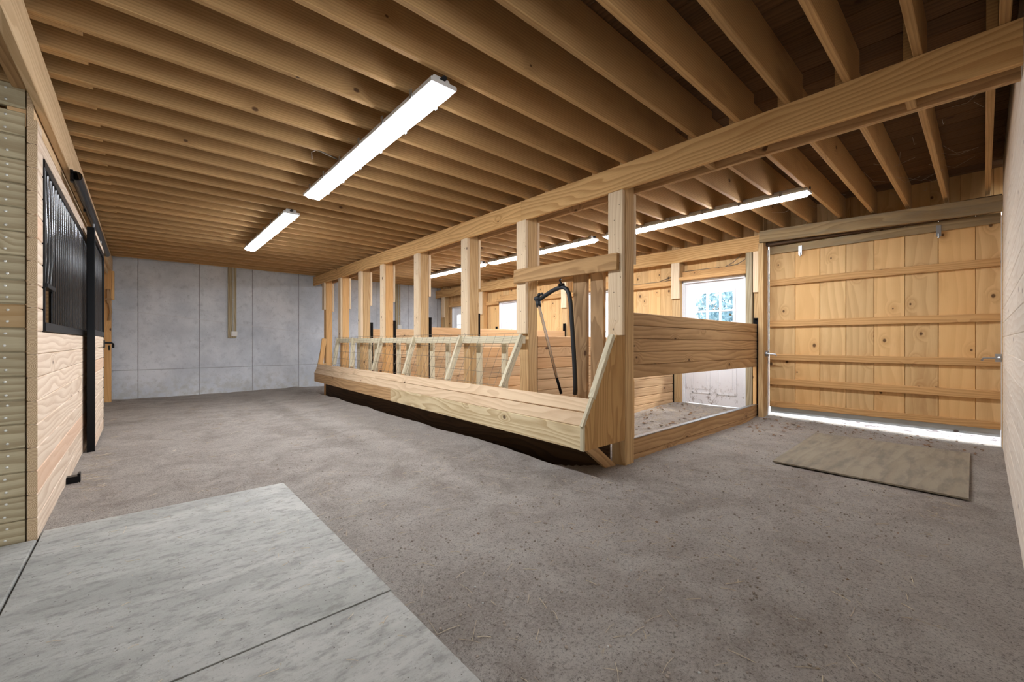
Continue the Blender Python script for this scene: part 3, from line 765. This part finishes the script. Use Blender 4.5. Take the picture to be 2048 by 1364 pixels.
sp = MB()
for k in range(18): 
    z0 = -.01 + k * .1285
    sp.bx(-2.6, -.466, 3.413, 3.451, z0, z0 + .1235, 'x', .005)
    for xx in (-.531, -1.14, -1.75):
        for dz in (.032, .096): sp.ball((xx + random.uniform(-.006, .006), 3.412, z0 + dz + random.uniform(-.006, .006)), .0065, (1, .35, 1), 8, 1)
sp.bx(-2.6, -.47, 3.426, 3.44, 0, 2.29, 'x', 0, r=.1)
z0 = 2.318; sp.bx(-2.6, -.464, 3.408, 3.446, z0, z0 + .12, 'x', .004)
for dz in (.03, .09): sp.ball((-.531, 3.407, z0 + dz), .0065, (1, .35, 1), 8, 1)
tag(obj('stall_partition', sp, ['part', 'nail']), 'greenish plank side wall of the stall with nail heads', 'stall wall')
m = MB(); m.bx(-3.6, -.47, 7.25, 7.29, 0, 2.4, 'x'); 
tag(obj('stall_partition', m, 'gate'), 'brown partition inside the stall behind the black bars', 'stall wall')

m = MB(); m.bx(-.43, -.39, 2.05, 10.62, 2.332, 2.588, 'y', .004)
hd = tag(obj('header_beam', m, 'header'), 'pale timber header beam above the stall front', 'beam')
m = MB(); m.bx(-.512, -.433, 2.05, 10.62, 2.42, 2.588, 'y', .004); obj('inner_ply', m, 'gate', hd)
m = MB(); m.bx(-.459, -.434, 3.41, 10.2, 2.27, 2.417, 'y', .003, 1); part(obj('lower_board', m, ['header', 'end'], hd), 'board below the header carrying the track')
m = MB(); m.bx(-.53, -.463, 3.42, 6.3, 2.226, 2.335, 'y', .003); tag(obj('stall_plate', m, 'gate'), 'brown timber in the dark gap above the stall front', 'beam')

tr = thing('door_track', (-.355, 6.0, 2.28), 'black round sliding-door track along the stall header', 'track')
ty0, ty1, tx, tz = 4.42, 8.1, -.356, 2.29
pr = []
for k in range(15):
    a = math.radians(-60 + 300 * k / 14); pr.append((.034 * math.cos(a + math.radians(0)), .034 * math.sin(a)))
a0 = [(x * 1.0, y) for x, y in pr]; inner = [(x * .82, y * .82) for x, y in reversed(pr)]
m = MB(); m.prism((tx, ty0, tz), (tx, ty1, tz), a0 + inner, Vector((0, 0, -1)), Vector((1, 0, 0)))
obj('rail', m, 'black', tr, False)
for y in (4.46, 5.4, 6.6, 7.9):
    m = MB(); m.bx(-.389, -.372, y - .025, y + .025, 2.25, 2.335, 'z', .001); obj('bracket', m, 'black', tr)
sd = thing('stall_door', (-.36, 6.4, 0), 'sliding stall door with black steel edge and bar grille', 'stall door')
DX0, DX1, DY0, DY1 = -.392, -.335, 5.74, 7.10
m = MB()
for k in range(9): m.bx(DX0 + .010, DX1 - .003, DY0 + .03, DY1 - .01, .03 + k * .1225, .03 + k * .1225 + .1185, 'y', .005)
obj('door_planks', m, 'stall', sd)
m = MB(); m.bx(DX0, DX1, DY0, DY0 + .032, -.0, 2.185, 'z', .003); part(obj('stile', m, 'black', sd), 'black steel leading edge')
m = MB(); m.bx(DX0, DX1, DY1 - .03, DY1, .03, 2.185, 'z', .003); obj('stile', m, 'black', sd)
m = MB(); m.bx(DX0 + .01, DX1, DY0 + .033, DY1 - .032, 1.135, 1.19, 'y', .003); m.bx(DX0 + .01, DX1, DY0 + .033, DY1 - .032, 2.08, 2.13, 'y', .003); obj('grille_rail', m, 'black', sd)
for k in range(12):
    y = lerp(DY0 + .1, DY1 - .09, k / 11); m = MB(); m.tube([(-.362, y, 1.19), (-.362, y, 2.08)], .0125, 8, False); obj('bar', m, 'bar', sd, True)
m = MB(); m.bx(DX0 + .012, DX1 - .004, DY0 + .033, DY1 - .032, 2.131, 2.185, 'y', .003); obj('top_board', m, 'stall', sd)
for y in (5.95, 6.9):
    m = MB(); m.bx(-.362, -.350, y - .02, y + .02, 2.185, 2.262, 'z', .001); m.tube([(-.37, y, 2.285), (-.342, y, 2.285)], .018, 10); obj('hanger', m, 'steel', sd)
m = MB(); m.tube([(-.333, 7.03, 1.06), (-.27, 7.05, 1.06), (-.255, 7.07, 1.045), (-.255, 7.08, 1.0)], .011, 8); m.bx(-.336, -.325, 7.0, 7.07, 1.0, 1.09, 'z', .002); m.tube([(-.29, 7.05, 1.03), (-.29, 7.06, .97)], .008, 8)
obj('latch', m, 'black', sd)
m = MB(); m.bx(-.418, -.345, 4.545, 4.61, -.02, .055, 'y', .004); m.bx(-.36, -.345, 4.545, 4.61, .053, .075, 'y', .002)
tag(obj('door_stop', m, 'black'), 'black steel floor guide at the foot of the stall front', 'floor guide')

m = MB()
for k in range(17): m.bx(-.55, -.512, 7.33, 10.2, -.05 + k * .138, .086 + k * .138, 'y', .004)
tag(obj('stall_wall', m, 'post'), 'brown plank stall front beyond the sliding stall door', 'stall wall')
m = MB(); m.bx(-.508, -.395, 10.24, 10.38, -.2, 2.33, 'z', .005, r=.9)
p = tag(obj('stall_post', m, 'post'), 'orange timber post at the concrete end of the stall header', 'post')
m = MB(); m.bx(-.393, -.357, 10.24, 10.38, 1.82, 2.33, 'z', .003, r=.8); obj('bearing_board', m, 'plank', p)
m = MB(); m.bx(-.45, -.40, 10.19, 10.239, 1.75, 2.0, 'z', .004); m.tube([(-.42, 10.21, 1.78), (-.40, 10.20, 1.6), (-.42, 10.22, 1.45)], .02, 8); m.bx(-.47, -.39, 10.17, 10.239, 1.8, 1.84, 'y', .003)
tag(obj('hanging_tack', m, 'old'), 'dark leather tack hanging from the post beyond the stall door', 'tack')

# ---------------------------------------------------------------- mats and loose sheet
def slab(name, x0, x1, y0, y1, z0, z1, mat, seedv):
    m = MB(); m.bx(x0, x1, y0, y1, z0, z1, 'y', .003)
    return obj(name, m, mat)
tag(slab('stall_mat', -.412, .807, 1.693, 3.515, -.03, .006, 'mat', 1), 'grey dusty rubber mat beside the stall front', 'mat', 'dusty rubber mats on the floor')
tag(slab('stall_mat', -.412, .80, -.15, 1.682, -.03, .006, 'mat', 2), 'grey dusty rubber mat closest to the viewer', 'mat', 'dusty rubber mats on the floor')
m = MB(); m.bx(-2.6, -.422, .4, 3.395, -.05, .004, 'y', .006)
tag(obj('stall_mat', m, 'mat'), 'grey dusty mat strip at the foot of the greenish plank wall', 'mat', 'dusty rubber mats on the floor')
m = MB(); m.poly([(4.165, .068, .006), (5.876, .088, .006), (5.874, 1.296, .006), (4.196, 1.246, .006)], .012, (0, 0, 1), ax=(0, 1, 0), ay=(1, 0, 0))
tag(obj('plywood_sheet', m, 'sheet'), 'weathered plywood sheet lying on the dirt before the big plank door', 'plywood sheet')

# ---------------------------------------------------------------- lights
def light_profile(hw, h):
    return [(-hw, h), (-hw * .97, h * .55), (-hw * .86, h * .2), (-hw * .6, 0), (hw * .6, 0), (hw * .86, h * .2), (hw * .97, h * .55), (hw, h)]
LL = ['long lit strip light over the aisle nearest the viewer', 'lit strip light over the aisle nearest the concrete wall', 'lit strip light over the pens nearest the big plank door',
      'middle lit strip light of the row over the pens', 'lit strip light over the pens nearest the concrete wall']
def strip_light(i, xc, ya, zb, yaw=0.0):
    L = 2.42
    root = thing('strip_light', (xc, ya, zb), LL[i], 'light', 'strip lights under the joists')
    X, Z = Vector((1, 0, 0)), Vector((0, 0, 1))
    hw = .075
    m = MB(); pr = light_profile(hw, .036)
    # diffuser: rounded box closed at both ends with tapered caps
    m.prism((xc, ya + .03, zb), (xc, ya + L - .03, zb), pr, X, Z, caps=False)
    for y0, y1 in ((ya + .03, ya), (ya + L - .03, ya + L)):
        i0 = len(m.v)
        for x, z in pr: m.v.append(Vector((xc + x, y0, zb + z)))
        for x, z in pr: m.v.append(Vector((xc + x * .9, y1, zb + lerp(z, .034, .55))))
        n = len(pr)
        for k in range(n - 1): m.face((i0 + k, i0 + k + 1, i0 + n + k + 1, i0 + n + k), ((0, 0),) * 4, .5)
        m.face(tuple(i0 + n + k for k in range(n)), ((0, 0),) * n, .5)
    obj('diffuser', m, 'led', root, False)
    m = MB(); m.bx(xc - hw - .010, xc + hw + .010, ya - .010, ya + L + .010, zb + .026, zb + .052, 'y', .004); m.bx(xc - hw * .75, xc + hw * .75, ya + .02, ya + L - .02, zb + .052, zb + .088, 'y', .01)
    obj('housing', m, 'housing', root)
    for k in range(6):
        y = ya + .22 + k * (L - .44) / 5
        for s in (-1, 1):
            m = MB(); m.bx(xc + s * (hw + .013) - .003, xc + s * (hw + .013) + .003, y - .012, y + .012, zb + .018, zb + .075, 'z', .001); obj('clip', m, 'steel', root)
    m = MB(); m.tube([(xc, ya - .018, zb + .068), (xc, ya + .03, zb + .068)], .014, 10); part(obj('end_socket', m, 'rubber', root), 'dark round cable entry')
    m = MB()
    for y in (ya + .35, ya + L - .35): m.bx(xc - .03, xc + .03, y - .012, y + .012, zb + .086, zj(y) + .01, 'z', .002)
    obj('hanger', m, 'steel', root)
strip_light(0, 1.283, 2.035, 2.492)
strip_light(1, 1.283, 5.23, 2.498)
strip_light(2, 4.975, 1.16, 2.535)
strip_light(3, 4.965, 3.78, 2.535)
strip_light(4, 4.945, 6.40, 2.54)
m = MB(); m.tube([(1.20, 3.5, 2.56), (1.05, 3.52, 2.60), (.95, 3.60, 2.63), (.90, 3.66, 2.68)], .006, 6); m.tube([(1.05, 3.52, 2.6), (1.0, 3.50, 2.56), (1.0, 3.49, 2.50)], .003, 5)
tag(obj('light_cord', m, 'cable', smooth=True), 'thin cord beside the nearest aisle strip light', 'cord')

# ---------------------------------------------------------------- conduit boards on the concrete
for x0, x1, zb, lb in ((1.382, 1.535, 1.16, 'narrow board with conduit and outlet on the concrete wall, aisle side'), (5.20, 5.34, 1.40, 'narrow board on the concrete wall behind the pens')):
    cb = thing('conduit_board', ((x0 + x1) / 2, 10.66, zb), lb, 'conduit board', 'conduit boards on the concrete wall')
    m = MB(); m.bx(x0, x1, 10.652, 10.689, zb, 2.66, 'z', .003); obj('backing_board', m, 'part', cb)
    xm = lerp(x0, x1, .58); m = MB(); m.tube([(xm, 10.642, zb + .12), (xm, 10.642, 2.66)], .011, 8)
    for z in (zb + .35, zb + .8, zb + 1.2): m.bx(xm - .02, xm + .02, 10.63, 10.652, z, z + .02)
    obj('conduit', m, 'conduit', cb)
    m = MB(); m.bx(xm - .035, xm + .075, 10.605, 10.651, zb + .03, zb + .135, 'z', .006); m.bx(xm - .01, xm + .05, 10.598, 10.606, zb + .05, zb + .115, 'z', .004); obj('outlet_box', m, 'pvc', cb)

# ---------------------------------------------------------------- small litter
m = MB()
def straw_piece(x, y, L, r, z=None):
    a = random.uniform(0, math.pi); z = (ground(x, y) if z is None else z) + r + .001
    dx, dy = math.cos(a) * L / 2, math.sin(a) * L / 2
    z1 = ground(x - dx, y - dy) + r + .001; z2 = ground(x + dx, y + dy) + r + .001
    if z > .008 and x < .8 and y < 3.5: z1 = z2 = z
    m.tube([(x - dx, y - dy, z1), (x + random.uniform(-.004, .004), y + random.uniform(-.004, .004), z + random.uniform(0, .003)), (x + dx, y + dy, z2)], r, 4, False)
for i in range(1900):
    x = random.uniform(-.3, 6.4); y = random.uniform(.1, 9.5) if random.random() < .6 else random.uniform(.1, 3.5)
    if x > 2.5 and y > 2.1: continue
    if x < .82 and y < 3.55: continue
    if 4.1 < x < 5.9 and y < 1.32: continue
    straw_piece(x, y, random.uniform(.02, .095), random.uniform(.0008, .0018))
for i in range(90):
    x = random.uniform(-.3, .75); y = random.uniform(1.0, 3.4); straw_piece(x, y, random.uniform(.015, .06), random.uniform(.0007, .0013), .006)
for i in range(60):
    straw_piece(random.uniform(-.36, -.2), random.uniform(4.2, 6.0), random.uniform(.04, .12), .001)
for i in range(700):
    straw_piece(random.uniform(3.5, 6.4), random.uniform(2.2, 3.3), random.uniform(.03, .1), .0014)
tag(obj('straw', m, 'straw'), 'loose bits of straw scattered over the dirt floor', 'straw', kind='stuff')
m = MB()
def leaf(x, y, s):
    z = ground(x, y) + .004; a = random.uniform(0, 6.28); i0 = len(m.v); n = 6
    for k in range(n):
        t = a + 2 * math.pi * k / n; r = s * random.uniform(.5, 1.1)
        m.v.append(Vector((x + math.cos(t) * r, y + math.sin(t) * r * .8, z + random.uniform(0, s * .6))))
    m.face(tuple(i0 + k for k in range(n)), ((0, 0),) * n, random.random())
for i in range(320):
    q = random.random()
    if q < .4: leaf(random.uniform(5.9, 6.55), random.uniform(0, 2.0), random.uniform(.01, .028))
    elif q < .75: leaf(random.uniform(4.0, 6.4), random.uniform(2.3, 3.2) if random.random() < .5 else random.uniform(3.0, 3.27), random.uniform(.012, .035))
    elif q < .9: leaf(random.uniform(5.3, 6.3), random.uniform(1.5, 2.05), random.uniform(.012, .035))
    else: leaf(random.uniform(1, 4), random.uniform(.2, 2), random.uniform(.006, .015))
tag(obj('leaf_litter', m, 'leafdry'), 'dry brown leaves blown in by the doors', 'leaves', kind='stuff')
m = MB()
for i in range(2600):
    x = random.uniform(.83, 6.2) if i % 3 else random.uniform(.83, 3.5); y = random.uniform(.1, 5.0) if i % 3 else random.uniform(.3, 2.2)
    if (x > 2.5 and y > 2.05) or (4.1 < x < 5.9 and y < 1.32): continue
    r = random.choice((.0025, .003, .004, .005, .007)); m.ball((x, y, ground(x, y) + r * .3), r, (1, random.uniform(.7, 1.2), .7), 6, 0 if i % 24 == 0 and r < .007 else 1)
tag(obj('pebbles', m, ['conduit', 'clod']), 'small pebbles and crumbs on the dirt floor', 'pebbles', kind='stuff')
# cobwebs under the joists in the near corner
m = MB()
for i in range(34):
    x, y = random.choice(((random.uniform(3.6, 6.2), random.uniform(-.05, .75)), (random.uniform(5.5, 6.2), random.uniform(.3, 2.0))))
    p = Vector((x, y, 2.6 + random.uniform(.0, .22))); q = p + Vector((random.uniform(-.3, .3), random.uniform(-.28, .28), random.uniform(-.06, .1)))
    c = (p + q) / 2 - Vector((0, 0, random.uniform(.02, .09))); m.tube([p, c, q], .0009, 3, False)
tag(obj('cobweb', m, 'web'), 'thin dusty cobweb strands between the joists over the big plank door', 'cobweb', kind='stuff')

# ---------------------------------------------------------------- trees outside the doors
def tree(x, y, h, r, seed, label):
    rs = random.Random(seed); root = thing('tree', (x, y, 0), label, 'tree', 'trees outside the doors')
    m = MB(); m.tube([(x, y, -.1), (x + .05, y, h * .4), (x, y + .08, h * .8)], [.14, .1, .04], 8)
    for k in range(7):
        a = rs.uniform(0, 6.28); z = h * rs.uniform(.25, .7); m.tube([(x, y, z), (x + math.cos(a) * r * .7, y + math.sin(a) * r * .7, z + r * .4)], [.04, .012], 6)
    obj('trunk', m, 'old', root, True)
    m = MB()
    for k in range(4200):
        d = Vector((rs.gauss(0, 1), rs.gauss(0, 1), rs.gauss(0, 1))).normalized() * (rs.random() ** .4)
        c = Vector((x + d.x * r, y + d.y * r, h * .58 + d.z * h * .42)); s = rs.uniform(.05, .11)
        e1 = Vector((rs.uniform(-1, 1), rs.uniform(-1, 1), rs.uniform(-1, 1))).normalized(); e2 = e1.cross(Vector((rs.uniform(-1, 1), rs.uniform(-1, 1), .3))).normalized()
        i0 = len(m.v); m.v += [c - e1 * s, c + e2 * s * .5, c + e1 * s, c - e2 * s * .5]; m.face((i0, i0 + 1, i0 + 2, i0 + 3), ((0, 0),) * 4, rs.random())
    obj('foliage', m, 'leaf', root)
tree(12.6, 4.35, 3.0, 1.5, 3, 'bluish leafy tree seen through the window of the first white door')
tree(11.0, 9.5, 2.4, 1.0, 5, 'bluish leafy bush outside the second white door')
